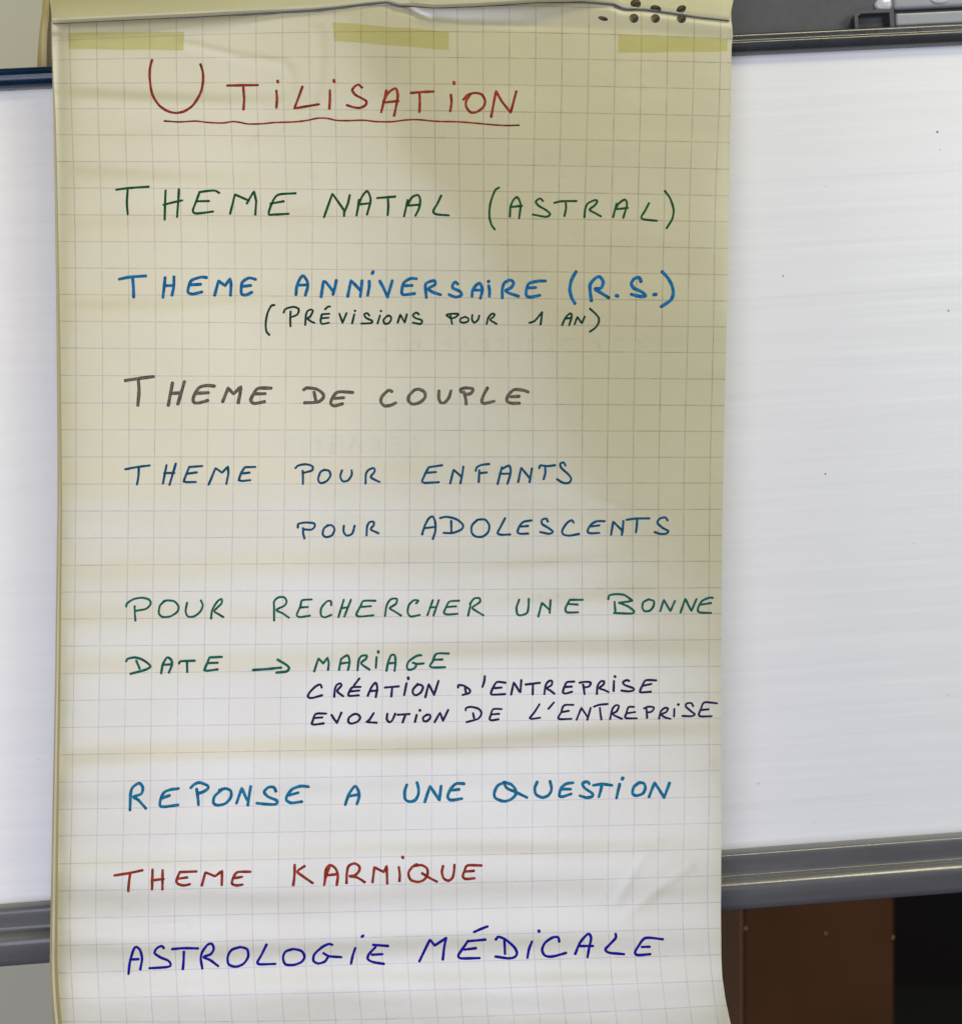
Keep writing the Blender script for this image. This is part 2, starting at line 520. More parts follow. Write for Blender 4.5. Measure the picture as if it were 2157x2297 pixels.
def grid_uv(X, Y):
    U = np.empty_like(X)
    V = np.empty_like(X)
    for r in range(X.shape[0]):
        T = hermite(float(Y[r, 0]), XR, XT)
        U[r] = np.interp(X[r], T, np.arange(26))
        U[r] = np.where(X[r] < T[0], (X[r] - T[0]) / (T[1] - T[0]), U[r])
        U[r] = np.where(X[r] > T[-1], 25 + (X[r] - T[-1]) / (T[-1] - T[-2]), U[r])
    for c in range(X.shape[1]):
        x = X[:, c].mean()
        a, bq, cq = 200., 850., 1590.
        la = (x - bq) * (x - cq) / ((a - bq) * (a - cq))
        lb = (x - a) * (x - cq) / ((bq - a) * (bq - cq))
        lc = (x - a) * (x - bq) / ((cq - a) * (cq - bq))
        col = la * YL + lb * YM + lc * YRt
        V[:, c] = np.interp(Y[:, c], col, JV)
    return U, V


def holes_cut(X, Y, quads, holes):
    """drop the cells inside each ellipse and pull the rim onto it"""
    keep = np.ones(len(quads), bool)
    xf, yf = X.ravel(), Y.ravel()
    q = np.array(quads)
    cx, cy = xf[q].mean(1), yf[q].mean(1)
    for hx, hy, rx, ry, an in holes:
        ca, sa = math.cos(an), math.sin(an)

        def loc(px, py):
            dx, dy = px - hx, py - hy
            return (dx * ca + dy * sa) / rx, (dy * ca - dx * sa) / ry
        u, v = loc(cx, cy)
        ins = np.hypot(u, v) < 1
        rim = np.intersect1d(np.unique(q[ins]), np.unique(q[~ins]))
        keep &= ~ins
        u, v = loc(xf[rim], yf[rim])
        r = np.maximum(np.hypot(u, v), 1e-6)
        u, v = u / r * rx, v / r * ry
        xf[rim] = hx + u * ca - v * sa
        yf[rim] = hy + u * sa + v * ca
    return xf.reshape(X.shape), yf.reshape(Y.shape), [quads[i] for i in np.nonzero(keep)[0]]


def quads_of(nr_, nc):
    return [(r * nc + c, r * nc + c + 1, (r + 1) * nc + c + 1, (r + 1) * nc + c) for r in range(nr_ - 1) for c in range(nc - 1)]


# ------------------------------------------------------------------ SETTING: wall, dark back, floor
o = box('wall', (-2.6, 0.55, -1.45), (-0.48, 0.67, 1.9), M_wall)
o['kind'] = 'structure'
o = box('dark_void_backdrop', (-0.48, 2.3, -1.45), (3.2, 2.42, 1.9), M_dark)
o['kind'] = 'structure'
o = box('floor', (-2.6, 0.30, -1.36), (3.2, 2.3, -1.32), M_floor)
o['kind'] = 'structure'

# ------------------------------------------------------------------ WHITEBOARD
board = thing('whiteboard', 'white enamelled board with grey and petrol blue rails behind the squared paper pad', 'whiteboard', (0, 0.06, 0))
board.rotation_mode = 'QUATERNION'
from mathutils import Matrix
Rm = Matrix.Rotation(4.28089634e-02, 3, 'Z') @ Matrix.Rotation(-6.29244293e-02, 3, 'Y')
board.rotation_quaternion = Rm.to_quaternion()
H = [0.465950, 0.446101, -0.357774, -0.416432]
box('panel', (-0.66, 0.006, -0.41), (0.70, 0.018, 0.46), M_board, board)


def rail_prof(z0, z1, steps, depth=0.016):
    """front outline given as (fraction of height, depth) from bottom to top"""
    p = [(-d, z0 + (z1 - z0) * f) for f, d in steps]
    return p + [(0.024, z1), (0.024, z0)]


top_steps = [(0, 0), (.03, .003), (.12, .0045), (.25, .0062), (.38, .0075), (.47, .0075), (.53, .0062), (.60, .0056), (.72, .0062), (.82, .0064), (.92, .0050), (.98, .0022), (1, 0)]
extrude_profile('top_rail', rail_prof(H[1], H[0], top_steps), 0.02, 0.70, M_dgrey, board)
o = extrude_profile('top_rail', rail_prof(H[1] , H[0] , [(0, 0), (.03, .003), (.15, .006), (.32, .0085), (.48, .0098), (.58, .0092), (.68, .0078), (.74, .0080), (.84, .0074), (.93, .005), (.98, .002), (1, 0)]), -0.66, 0.02, M_teal, board)
o['label'] = 'glossy petrol blue top rail at the left'
bot_steps = [(0, 0), (.015, .0070), (.04, .0098), (.14, .0118), (.28, .0143), (.38, .0160), (.44, .0166), (.475, .0162), (.495, .0153), (.565, .0118), (.58, .0104), (.59, .0080), (.60, .0062), (.66, .0066), (.72, .0072), (.80, .0080), (.90, .0090), (.965, .0092), (.985, .0050), (1, 0)]
extrude_profile('bottom_rail', rail_prof(H[3], H[2], bot_steps), -0.66, 0.70, M_grey, board)
# clamp mechanism above the right half of the top rail
box('clamp_plate', (0.06, 0.012, H[0] + .0004), (0.70, 0.020, H[0] + .14), M_plate, board, .001)
fx0, fx1, fz0, fz1 = 0.4105, 0.4513, H[0] + .0006, H[0] + .0190
fr = [('x', fx0, fx0 + .0035), ('x', fx1 - .0045, fx1)]
v, f = [], []
outer = [(fx0, fz0), (fx0, fz1 - .005), (fx0 + .005, fz1), (fx1, fz1), (fx1, fz0)]
inner = [(fx0 + .0035, fz0), (fx0 + .0035, fz1 - .0065), (fx0 + .0065, fz1 - .0035), (fx1 - .0045, fz1 - .0035), (fx1 - .0045, fz0)]
for y in (0.001, 0.012):
    v += [(x, y, z) for x, z in outer] + [(x, y, z) for x, z in inner]
for i in range(4):
    f += [(i, i + 1, 5 + i + 1, 5 + i), (10 + i, 15 + i, 16 + i, 11 + i), (i, 10 + i, 11 + i, i + 1), (5 + i, 6 + i, 16 + i, 15 + i)]
f += [(0, 5, 15, 10), (4, 14, 19, 9)]
pydata('latch_frame', v, f, M_plate, board, False)
box('latch_plate', (fx0 + .0036, 0.0085, fz0), (fx1 - .0046, 0.0118, fz1 - .0036), M_dgrey, board)
box('clamp_bar', (fx1 + .0012, -0.0010, H[0] + .0008), (0.70, 0.0115, H[0] + .0136), M_steel, board, .0022, 3)
box('clamp_bar', (fx1 + .0012, 0.0035, H[0] + .0200), (0.70, 0.0115, H[0] + .0380), M_steel, board, .003, 3)


def dome(name, c, r, material, parent, sc3=(1, .5, 1), seg=20, ring=8):
    v, f = [], []
    for i in range(ring + 1):
        a = math.pi / 2 * i / ring
        for j in range(seg):
            t = 2 * math.pi * j / seg
            v.append((c[0] + r * sc3[0] * math.cos(a) * math.cos(t), c[1] - r * sc3[1] * math.sin(a), c[2] + r * sc3[2] * math.cos(a) * math.sin(t)))
    for i in range(ring):
        for j in range(seg):
            f.append((i * seg + j, i * seg + (j + 1) % seg, (i + 1) * seg + (j + 1) % seg, (i + 1) * seg + j))
    return pydata(name, v, f, material, parent)


dome('bolt', (fx1 - .003, .0115, H[0] + .0270), .013, M_bolt, board, (1, .35, .6))
dome('bolt', (fx1 + .050, .0030, H[0] + .0275), .010, M_bolt, board, (1, .25, .5))


def board_xy(X, Y):
    """photograph position -> board-local x, z on the panel face"""
    from mathutils import Vector
    q = Rm.transposed()
    o_ = q @ (Vector((0, -F, 0)) - Vector((0, .06, 0)))
    d = q @ Vector(((X - 1078.5) * S, F, (1148.5 - Y) * S))
    t = (0.006 - o_.y) / d.y
    return o_.x + d.x * t, o_.z + d.z * t


for X, Y, r in ((1755.5, 619, 2.3), (1850, 1063, 2.8), (2101, 296, 3.2), (2126, 697, 2.5), (2107, 336, 1.4), (1700, 1758, 1.5)):
    x, z = board_xy(X, Y)
    n = 9
    v = [(x + r * S * rnd.uniform(.6, 1.2) * math.cos(2 * math.pi * k / n), 0.0057, z + r * S * rnd.uniform(.6, 1.2) * math.sin(2 * math.pi * k / n)) for k in range(n)]
    pydata('pen_mark', v, [tuple(range(n))], M_mark, board, False)

# ------------------------------------------------------------------ PAD OF PAPER
padt = thing('flipchart_pad', 'hanging pad of squared paper handwritten in French with coloured markers', 'flipchart', (0, 0, 0))
HOLES = [(1425, 7, 14, 9, 0), (1470, 18, 14, 8, 0), (1527, 20, 14, 8, 0), (1352, 41.5, 11.5, 5, .25), (1421, 41, 10.5, 10.5, 0), (1469, 41.5, 10.5, 10, 0), (1527.5, 42.5, 10.5, 9.5, 0)]
ys = np.concatenate([np.arange(-21, 130, 3.0), np.arange(130, 2350, 6.0)])
xs = np.linspace(0, 1, 300)
Y = np.repeat(ys[:, None], 300, 1)
le, re_ = left_edge(ys)[:, None], right_edge(ys)[:, None]
X = le + (re_ - le) * xs[None]
U, V = grid_uv(X, Y)
q = quads_of(*X.shape)
X, Y, q = holes_cut(X, Y, q, HOLES)
pts = P3(X, Y, Dat(X, Y)).reshape(-1, 3)
sheet = pydata('front_sheet', pts, q, M_sheet, padt, True, np.stack([U.ravel(), V.ravel()], -1))
sheet['label'] = 'squared front sheet covered in handwriting'

# sheets underneath, their left rims showing one behind the other
back_left = edge([(-20, 0), (150, 1.5), (250, 4), (700, 8), (1150, 10), (1500, 11), (1700, 12), (1900, 13.5), (2100, 16), (2200, 17.5), (2345, 19)])
for k in range(3):
    ys2 = np.concatenate([np.arange(-9, 75, 3.0), np.arange(75, 2350, 18.0), [2350.]])
    s2 = np.concatenate([np.linspace(0, .02, 9), np.linspace(.03, .78, 12), np.linspace(.7815, .96, 90), [.98, 1.0]])
    Y = np.repeat(ys2[:, None], len(s2), 1)
    wob = 1.2 * np.sin(ys2 / (140. + 37 * k) + k * 2)
    l = left_edge(ys2) - back_left(ys2) * (.42, .78, 1.08)[k] + wob * .5
    r = right_edge(ys2) - 5 - 2 * k
    X = l[:, None] + (r - l)[:, None] * s2[None]
    curl = (.0022, -.0012, .001)[k] * np.exp(-(X - l[:, None]) / 4.0)
    Dd = np.minimum(Dat(np.clip(X, 120, 1640), Y), 10) - 0.0042 * (k + 1) - curl
    Xc, Yc, q = holes_cut(X, Y, quads_of(*X.shape), [(hx + 4 * (k + 1), hy + 3.5 * (k + 1), rx, max(ry, 9), 0) for hx, hy, rx, ry, _ in HOLES[3:]] + [(hx + 3 * (k + 1), hy + 3 * (k + 1), 12, 7, 0) for hx, hy, *_ in HOLES[:3]])
    pydata('underlying_sheet', P3(Xc, Yc, Dd).reshape(-1, 3), q, (M_back, M_flap, M_back)[k], padt)

# ---- rolled-over head of the pad
xs = np.arange(0, 1.0001, 1 / 380.)
rows = []
prof = [(-1, -.012), (0, 0), (.6, .003), (1.6, .0045), (4, .0060), (8, .0075)] + [(8 + 3 * k, None) for k in range(1, 34)]
lef = edge([(-100, 100), (0, 112), (20, 115), (54, 118)])
rig = edge([(-100, 1660), (0, 1644), (25, 1639), (45, 1633), (60, 1632)])
Xr, Yr, Dr = [], [], []
for dy, dd in prof:
    Xb = 118 + (1633 - 118) * xs
    yb = fold(Xb) - max(dy, 0) + (0.3 if dy < 0 else 0)
    Xq = lef(yb) + (rig(yb) - lef(yb)) * xs
    base = Dat(Xq, np.maximum(fold(Xq), 0) + 4)
    lump = np.interp(Xq, [118, 350, 520, 640, 860, 900, 960, 1200, 1300, 1380, 1400, 1640], [.0060, .0055, .0040, .0022, .0014, .0022, .004, .0045, .003, .0012, .0008, .0008])
    roll = np.interp(Xq, [118, 600, 1200, 1640], [1.0, .75, .25, .12])
    if dd is None:
        h = dy - 8
        dd = .0075 - roll * 0.0000036 * h ** 2 * 1.0 - .00002 * h
    Xr.append(Xq)
    Yr.append(yb)
    Dr.append(base + lump * (1 if dy >= 0 else 0) + np.where(dd > 0, dd * np.clip(lump / .004, .35, 1.1), dd))
X, Y, Dd = np.array(Xr), np.array(Yr), np.array(Dr)
Dd += .0006 * np.sin(X / 60.) * np.exp(-((X - 900) / 300) ** 2)
q = quads_of(*X.shape)
q = [(a, d, c, b_) for a, b_, c, d in q]
Xc, Yc, q = holes_cut(X, Y, q, [(1425, 8.5, 12, 10.5, 0), (1470, 19, 12.5, 7.5, .2), (1527, 21, 12, 8.5, -.6)])
flap = pydata('folded_flap', P3(Xc, Yc, Dd).reshape(-1, 3), q, M_flap, padt, True, np.stack([Xc.ravel() / 58, Yc.ravel() / 58], -1))
flap['label'] = 'plain rolled-over head of the pad with punched holes'

# ---- dark strip along the fold: shade of the narrow gap put in as colour
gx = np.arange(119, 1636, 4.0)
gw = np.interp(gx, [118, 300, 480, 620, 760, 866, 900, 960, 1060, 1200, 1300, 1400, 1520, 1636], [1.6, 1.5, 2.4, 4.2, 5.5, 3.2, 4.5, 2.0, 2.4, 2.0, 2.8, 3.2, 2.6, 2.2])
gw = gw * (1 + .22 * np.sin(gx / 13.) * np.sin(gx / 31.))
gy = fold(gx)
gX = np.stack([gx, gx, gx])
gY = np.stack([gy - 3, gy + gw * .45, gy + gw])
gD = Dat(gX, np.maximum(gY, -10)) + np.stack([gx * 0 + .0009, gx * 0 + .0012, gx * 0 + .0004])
pydata('fold_shade_strip', P3(gX, gY, gD).reshape(-1, 3), quads_of(*gX.shape), M_fold_shade, padt)

# ---- sheets hanging over behind the board, seen left of the fold
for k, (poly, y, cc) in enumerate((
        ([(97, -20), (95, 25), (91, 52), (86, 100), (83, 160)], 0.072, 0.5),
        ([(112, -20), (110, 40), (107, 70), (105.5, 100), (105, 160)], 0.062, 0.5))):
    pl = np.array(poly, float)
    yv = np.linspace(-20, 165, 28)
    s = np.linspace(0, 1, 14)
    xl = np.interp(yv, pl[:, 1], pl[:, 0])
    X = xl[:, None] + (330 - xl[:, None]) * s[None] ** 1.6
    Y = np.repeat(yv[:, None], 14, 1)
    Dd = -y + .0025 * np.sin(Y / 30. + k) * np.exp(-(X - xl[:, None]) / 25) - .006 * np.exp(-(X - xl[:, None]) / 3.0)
    pydata('back_sheet' if k == 0 else 'shaded_back_sheet', P3(X, Y, Dd).reshape(-1, 3), quads_of(*X.shape), M_back if k == 0 else M_back_shade, padt)

# ---- tape
for corners in ([(152, 73.5), (413, 71), (412, 112.5), (155.5, 110)],
                [(745.5, 49), (1007, 70.5), (1006, 112), (750.5, 91.5)],
                [(1385.5, 77), (1632, 88), (1630, 115.5), (1386, 118)]):
    c = np.array(corners, float)
    s, t = np.meshgrid(np.linspace(0, 1, 60), np.linspace(0, 1, 14))
    X = (c[0][0] * (1 - s) + c[1][0] * s) * (1 - t) + (c[3][0] * (1 - s) + c[2][0] * s) * t
    Y = (c[0][1] * (1 - s) + c[1][1] * s) * (1 - t) + (c[3][1] * (1 - s) + c[2][1] * s) * t
    Y = Y + .5 * np.sin(X / 19.)
    pydata('tape_strip', P3(X, Y, Dat(X, Y) + .00035).reshape(-1, 3), quads_of(*X.shape), M_tape, sheet)

# ------------------------------------------------------------------ handwriting: strokes read off the sheet
VIEW = {'V1': (300, 120), 'V2': (750, 120), 'V3': (240, 400), 'V4': (700, 400), 'V5': (1050, 400), 'V6': (240, 590), 'V7': (650, 590), 'V8': (1050, 590),
        'W1': (260, 830), 'W2': (700, 830), 'W3': (260, 1020), 'W4': (640, 1020), 'W5': (1040, 1020), 'W6': (260, 1320), 'W7': (680, 1320), 'W8': (1140, 1320),
        'X1': (270, 1730), 'X2': (720, 1730), 'X3': (1080, 1730), 'X4': (240, 1900), 'X5': (640, 1900), 'X6': (260, 2060), 'X7': (640, 2060), 'X8': (1040, 2060)}
WORDS = []


def word(text, colour, width, *parts):
    WORDS.append((text, colour, width, parts))


word('UTILISATION', 'red', 6.2,
 ('V1', '155,55 138,120 135,200 148,310 170,370 215,435 280,480 350,497 420,485 490,440 540,370 570,300 582,220 578,150 560,90; 785,268 1040,264; 917,270 925,380 920,468; 1195,312 1200,380 1195,452; 1205,228 1208,242; !1413,278 1380,370 1345,460 1550,425; 1643,308 1643,390 1638,462; 1675,222 1680,238'),
 ('V2', '230,285 205,262 175,272 150,305 175,345 235,378 268,400 262,430 215,455 160,450 105,432; 392,490 410,420 435,310; 410,400 450,330 510,292 530,340 525,400 500,520; 415,410 535,398; 640,330 740,322 830,318; 712,325 715,400 712,488; 975,345 980,410 970,482; 1000,238 1003,255; 1080,385 1120,345 1180,330 1235,345 1262,400 1245,450 1190,490 1140,492 1105,450 1102,400 1135,345; !1312,530 1352,315 1400,400 1475,495 1522,318'))
word('underline', 'red', 4.2,
 ('V1', '258,565 380,573 520,566 620,577 740,582 830,570 890,577 960,590 1080,588 1180,578 1340,573 1450,560 1540,542 1620,543 1700,560 1800,562 1880,559 1940,560 2030,570 2160,571 2280,557 2380,554 2540,568 2720,572 2880,585 3020,598 3130,603 3225,600'))
word('THEME', 'green', 5.8,
 ('V3', '80,95 180,82 350,70; 175,90 168,200 175,300; 492,102 488,200 484,345; 603,90 598,190 588,322; 475,222 560,200 630,185; 775,115 850,105 905,103 940,122; 775,120 745,200 720,270 740,293 800,290 888,278; 755,192 855,190; !1032,297 1072,135 1185,185 1232,108 1250,190 1243,303; 1172,210 1190,180; 1580,125 1430,140 1375,225 1355,300 1400,303 1520,297; 1370,212 1480,192'))
word('NATAL', 'green', 5.8,
 ('V4', '!100,325 170,128 268,268 268,315; 272,280 300,210 315,140; 372,310 385,240 392,180; 388,225 420,150 462,108 490,180 460,303; 395,218 488,208; 545,165 695,153; 635,175 638,240 632,307; 770,318 800,182; 800,225 835,160 885,140 905,180 895,250 865,313; 805,228 905,220; 1080,145 1050,210 1015,270 1035,300 1143,310'))
word('(ASTRAL)', 'green', 5.4,
 ('V5', '258,78 225,100 190,190 178,260 178,330 195,390 222,428; 348,320 352,240; 352,240 375,185 410,158 438,220 425,335; 355,240 450,230; 625,190 600,168 565,195 590,230 650,265 685,300 650,322 540,303; 720,205 780,192 905,190; 815,200 818,250 805,315; 972,325 978,260 1000,210 1060,182 1080,190 1060,225 1015,262 1060,290 1110,318; 1212,325 1240,212; 1238,250 1260,210 1310,178 1328,220 1297,330; 1240,258 1335,248; 1512,208 1480,270 1447,328 1480,345 1578,355; 1645,105 1690,170 1718,260 1710,330 1690,370 1660,418'))
word('THEME', 'blue', 7.6,
 ('V6', '105,135 190,118 325,108; 215,118 222,200 225,285; 488,122 480,200 470,287; 562,115 560,200 545,270; 490,190 560,188; 835,122 790,118 710,145 685,200 680,245 720,260 795,242; 700,182 785,178; !902,270 935,150 990,190 1030,130 1040,180 1035,270; 1245,137 1190,125 1135,160 1125,215 1128,260 1165,268 1213,245; 1140,195 1205,188'))
word('ANNIVERSAIRE', 'blue', 7.6,
 ('V7', '52,265 60,190 90,125 115,108 145,150 150,200 130,270; 65,185 145,183; !262,283 282,152 300,157 365,238; 390,145 378,200 362,263; !485,280 512,145 590,228; 605,148 598,220 590,280; 665,152 665,200 652,270; 698,72 690,88; 753,150 785,210 818,285; 858,148 840,210 818,285; 1060,132 1010,130 955,165 938,225 948,265 1045,255; 965,190 1025,188; 1143,288 1135,185 1160,160 1210,148 1215,180 1160,215 1200,245 1262,265; 1405,175 1385,158 1365,180 1365,210 1420,235 1438,268 1390,285 1333,265; 1525,278 1530,230 1560,185 1590,170 1612,220 1595,295; 1530,225 1615,228; 1665,190 1672,235 1670,278; 1663,150 1665,158'),
 ('V8', '285,292 285,220 300,170 350,142 380,165 360,205 310,232 350,255 420,278; 645,150 580,152 510,170 490,210 485,270 520,285 598,270; 500,208 565,205'))
word('(R.S.)', 'blue', 8.2,
 ('V8', '902,72 865,140 850,220 865,290 892,338; 1030,315 1020,240 1020,180 1060,130 1100,115 1130,160 1110,210 1060,215 1110,250 1175,290; 1238,272 1252,276; 1445,155 1430,122 1390,130 1365,170 1385,210 1450,240 1485,275 1440,280 1365,262; 1552,265 1572,262; 1622,72 1670,125 1705,190 1715,260 1690,315 1615,365'))
word('(PRÉVISIONS', 'dgreen', 5.4,
 ('V6', '1402,352 1375,360 1345,420 1330,500 1335,570 1360,602; 1480,415 1495,385 1560,367 1605,385 1595,430 1540,455; 1538,405 1535,470 1537,530; 1660,518 1670,420 1700,390 1725,400 1700,450 1680,465 1710,490 1738,502'),
 ('V7', '330,425 270,430 265,450; 325,458 270,462; 270,430 258,480 270,510 328,500; 295,388 320,365 337,365; 415,425 442,500; 475,420 442,500; 540,430 522,505; 545,398 547,402; 665,440 650,420 622,430 640,460 690,485 680,503 600,507; 755,440 735,505; 762,400 765,404; 820,440 785,475 795,508 830,502 850,465 835,440 815,445; !903,500 925,430 962,500 980,430; 1080,430 1060,415 1030,435 1050,460 1105,480 1095,510 1030,500'))
word('POUR', 'dgreen', 5.2,
 ('V7', '1345,462 1310,435 1355,425 1412,428 1385,455 1350,465; 1345,440 1358,510; 1470,450 1430,465 1425,490 1450,500 1490,490 1495,465 1465,450; 1528,435 1525,475 1545,500 1575,475 1585,440; 1648,510 1660,460 1690,425 1715,430 1700,455 1675,475 1730,510'))
word('1 AN)', 'dgreen', 5.2,
 ('V8', '512,500 555,485 618,412; 618,412 612,470 605,515; 785,520 815,455 855,420 865,450 845,520; 810,465 862,460; !890,512 912,450 950,505 975,448; 1018,382 1060,420 1092,460 1090,500 1065,540 1018,575'))
word('THEME', 'grey', 8.2,
 ('W1', '80,88 200,70 315,55; 190,95 195,180 185,295; 475,108 440,295; 575,98 520,285; 465,195 545,192; 825,135 760,130 695,150 650,230 655,272 700,275 770,255; 685,195 775,190; !895,265 940,152 985,200 1048,140 1040,200 1025,275; 1300,152 1190,155 1145,215 1130,255 1160,280 1245,265; 1170,200 1250,198'))
word('DE', 'grey', 7.8,
 ('W1', '1573,165 1600,150 1680,160 1735,200 1735,235 1690,268 1580,275; 1660,185 1675,260'),
 ('W2', '340,188 215,185 165,245 158,285 190,300 255,282; 190,238 265,232'))
word('COUPLE', 'grey', 7.8,
 ('W2', '668,180 640,170 590,215 575,260 600,298 650,298 700,275; 860,165 815,210 805,255 840,285 900,272 945,230 940,185 890,160 850,172; 1062,175 1060,230 1075,272 1110,272 1145,230 1162,175; 1250,185 1240,165 1280,150 1345,158 1330,195 1285,205; 1270,185 1285,240 1290,285; 1468,150 1435,210 1420,262 1440,280 1522,262; 1808,185 1770,170 1690,165 1640,215 1630,260 1670,278 1735,278; 1665,225 1732,220'))
word('THEME', 'navy', 5.8,
 ('W3', '80,122 180,103 283,90; 193,115 190,180 178,248; 425,88 395,242; 503,75 450,252; 405,155 490,152; 723,95 615,103; !615,103 590,165 567,225 600,230 670,228; 590,160 678,148; !778,250 835,112 890,150 940,98 943,160 925,245; !1168,102 1080,105 1050,150 1028,215 1060,220 1125,213; 1050,158 1120,150'))
word('POUR', 'navy', 5.6,
 ('W4', '85,112 110,90 170,80 225,95 225,130 160,150; 145,135 148,190 147,245; 330,125 295,145 275,205 295,238 345,222 378,175 365,135 325,128; 475,130 460,180 480,222 525,215 555,170 555,130; 672,242 675,160 700,125 740,112 748,140 715,185 740,205 788,228'))
word('ENFANTS', 'navy', 5.8,
 ('W4', '!1312,88 1200,105 1170,160 1142,225 1165,237 1285,230; 1180,152 1260,145; !1380,240 1408,125 1475,185; 1490,100 1480,170 1465,240'),
 ('W5', '100,135 110,105 150,85 213,78; 130,130 125,228; 130,155 192,148; 283,245 318,105; 318,120 380,92 392,150 365,243; 300,160 390,158; !455,228 480,108 550,195; 570,115 550,230; 632,112 640,90 700,95 765,88; 680,100 682,150 668,205; 850,90 835,65 808,75 815,110 870,160 898,200 880,235 830,235 780,205'))
word('POUR', 'navy', 5.6,
 ('W4', '105,610 110,580 170,568 240,575 245,605 215,628 155,625; 148,615 150,660 160,702; 365,590 325,615 313,665 340,690 390,675 412,625 390,592 350,592; 490,595 488,645 515,678 560,660 580,595; 680,675 685,600 705,565 738,562 740,590 715,625 780,658'))
word('ADOLESCENTS', 'navy', 5.8,
 ('W4', '1145,668 1165,600 1200,535 1235,518 1255,570 1255,640 1235,705; 1165,615 1250,605; 1295,530 1350,520 1430,540 1485,585 1475,625 1400,655 1325,655; 1388,555 1390,650'),
 ('W5', '115,545 70,590 65,650 100,685 160,685 205,645 212,590 180,545 130,542; 345,532 310,600 283,655 310,670 388,668; 568,550 500,562 465,600 450,650 480,662 538,660; 480,602 538,597; 703,560 690,535 655,545 655,580 710,615 745,645 715,662 640,648; 918,568 905,548 865,570 825,630 830,665 880,678 965,663; 1178,557 1110,558 1060,590 1035,640 1060,658 1133,655; 1065,600 1133,592; !1232,670 1250,560 1320,630; 1335,555 1330,620 1322,672; 1362,545 1440,535 1552,533; 1450,550 1447,600 1440,650; 1705,550 1685,525 1640,535 1620,570 1660,610 1712,640 1690,662 1640,662 1598,648'))
word('POUR', 'teal', 5.4,
 ('W6', '88,152 95,125 150,90 220,78 280,95 292,130 255,170 165,188; 158,148 160,210 165,270; 410,105 370,145 362,210 395,240 460,232 515,195 525,150 490,108 430,100 400,108; 597,120 585,190 605,235 660,232 710,190 728,140 712,100; 798,252 808,180 850,110 885,88 885,125 825,188 860,215 900,240'))
word('RECHERCHER', 'teal', 5.4,
 ('W6', '1325,268 1325,160 1325,110 1360,75 1410,75 1430,110 1410,145 1345,180 1400,210 1448,245; 1640,92 1560,100 1545,150 1515,220 1540,240 1625,228; 1545,160 1608,155; 1803,140 1800,105 1765,110 1720,165 1718,225 1750,242 1803,222'),
 ('W7', '340,95 295,240; 400,95 345,235; 320,165 375,158; 605,103 505,105 480,150 445,215 470,235 588,225; 490,155 568,148; 685,230 700,140 735,90 785,88 775,130 725,165 770,195 820,228; 945,125 965,102 925,100 885,140 875,200 900,235 975,222; 1085,98 1040,225; 1135,98 1090,228; 1060,160 1115,155; 1305,103 1225,110 1195,160 1178,205 1210,218 1292,212; 1200,155 1280,150; 1380,228 1400,140; 1395,130 1430,85 1475,82 1478,115 1415,160 1450,190 1508,225'))
word('UNE', 'teal', 5.6,
 ('W8', '90,95 68,160 75,215 105,225 155,205 168,150 170,88; !250,235 280,120 345,180; 352,98 345,205; 622,95 515,95; 510,100 478,165 490,200 583,200; 500,130 580,135'))
word('BONNE', 'teal', 5.6,
 ('W8', '835,90 845,58 900,48 970,55 1035,100; 1035,102 1000,110 925,120; 925,120 1000,150 1050,190 1030,210 885,205; 888,112 895,205; 1175,90 1130,115 1120,160 1140,190 1185,185 1215,145 1215,105 1170,92; !1270,190 1300,95 1355,190 1393,105; !1440,200 1480,85 1530,190 1573,90; 1710,78 1680,78 1620,105 1585,170 1600,200 1695,205; 1615,135 1695,122'))
word('DATE', 'teal', 6.2,
 ('W6', '88,610 100,590 160,578 230,600 290,650 250,680 125,715; 172,605 200,672; 380,710 395,635 430,578 465,600 470,640 445,705; 395,640 465,635; 530,628 545,610 660,605; 597,610 598,700; !888,573 785,578 755,650 740,685 765,690 852,678; 770,625 853,622'))
word('arrow', 'teal', 6.6,
 ('W6', '1150,683 1270,675 1383,663; 1355,597 1420,635 1450,665 1430,695 1345,705'))
word('MARIAGE', 'teal', 5.8,
 ('W7', '!92,695 128,585 168,628 205,578 215,630 208,683; 300,683 318,590; 318,590 370,560 388,600 385,640 375,683; 310,630 390,618; 455,685 465,600 490,565 532,562 525,590 485,628 555,680; 615,575 608,665; 628,525 630,538; 697,690 710,625 735,560 765,560 773,610 765,690; 712,628 770,622; 988,560 950,565 885,610 868,655 880,680 920,675 945,650 940,628; 918,622 955,632 1008,628; 1218,545 1115,548 1085,610 1060,650 1085,662 1188,660; 1085,598 1165,595'))
word('CRÉATION', 'violet', 6.0,
 ('W7', '155,830 145,805 105,820 55,870 40,905 70,918 158,895; 260,908 265,850 280,810 310,795 320,815 285,860 335,903; 480,825 410,830 380,880 385,900 465,895; 400,862 470,855; 425,812 470,755; 540,900 570,830 605,790 620,830 608,910; 560,860 622,855; 685,830 800,820; 745,830 738,905; 865,795 845,893; 878,745 880,760; 960,800 920,845 920,880 945,895 985,870 1003,825 975,805 945,815; !1022,912 1050,800 1095,890; 1133,775 1095,892'))
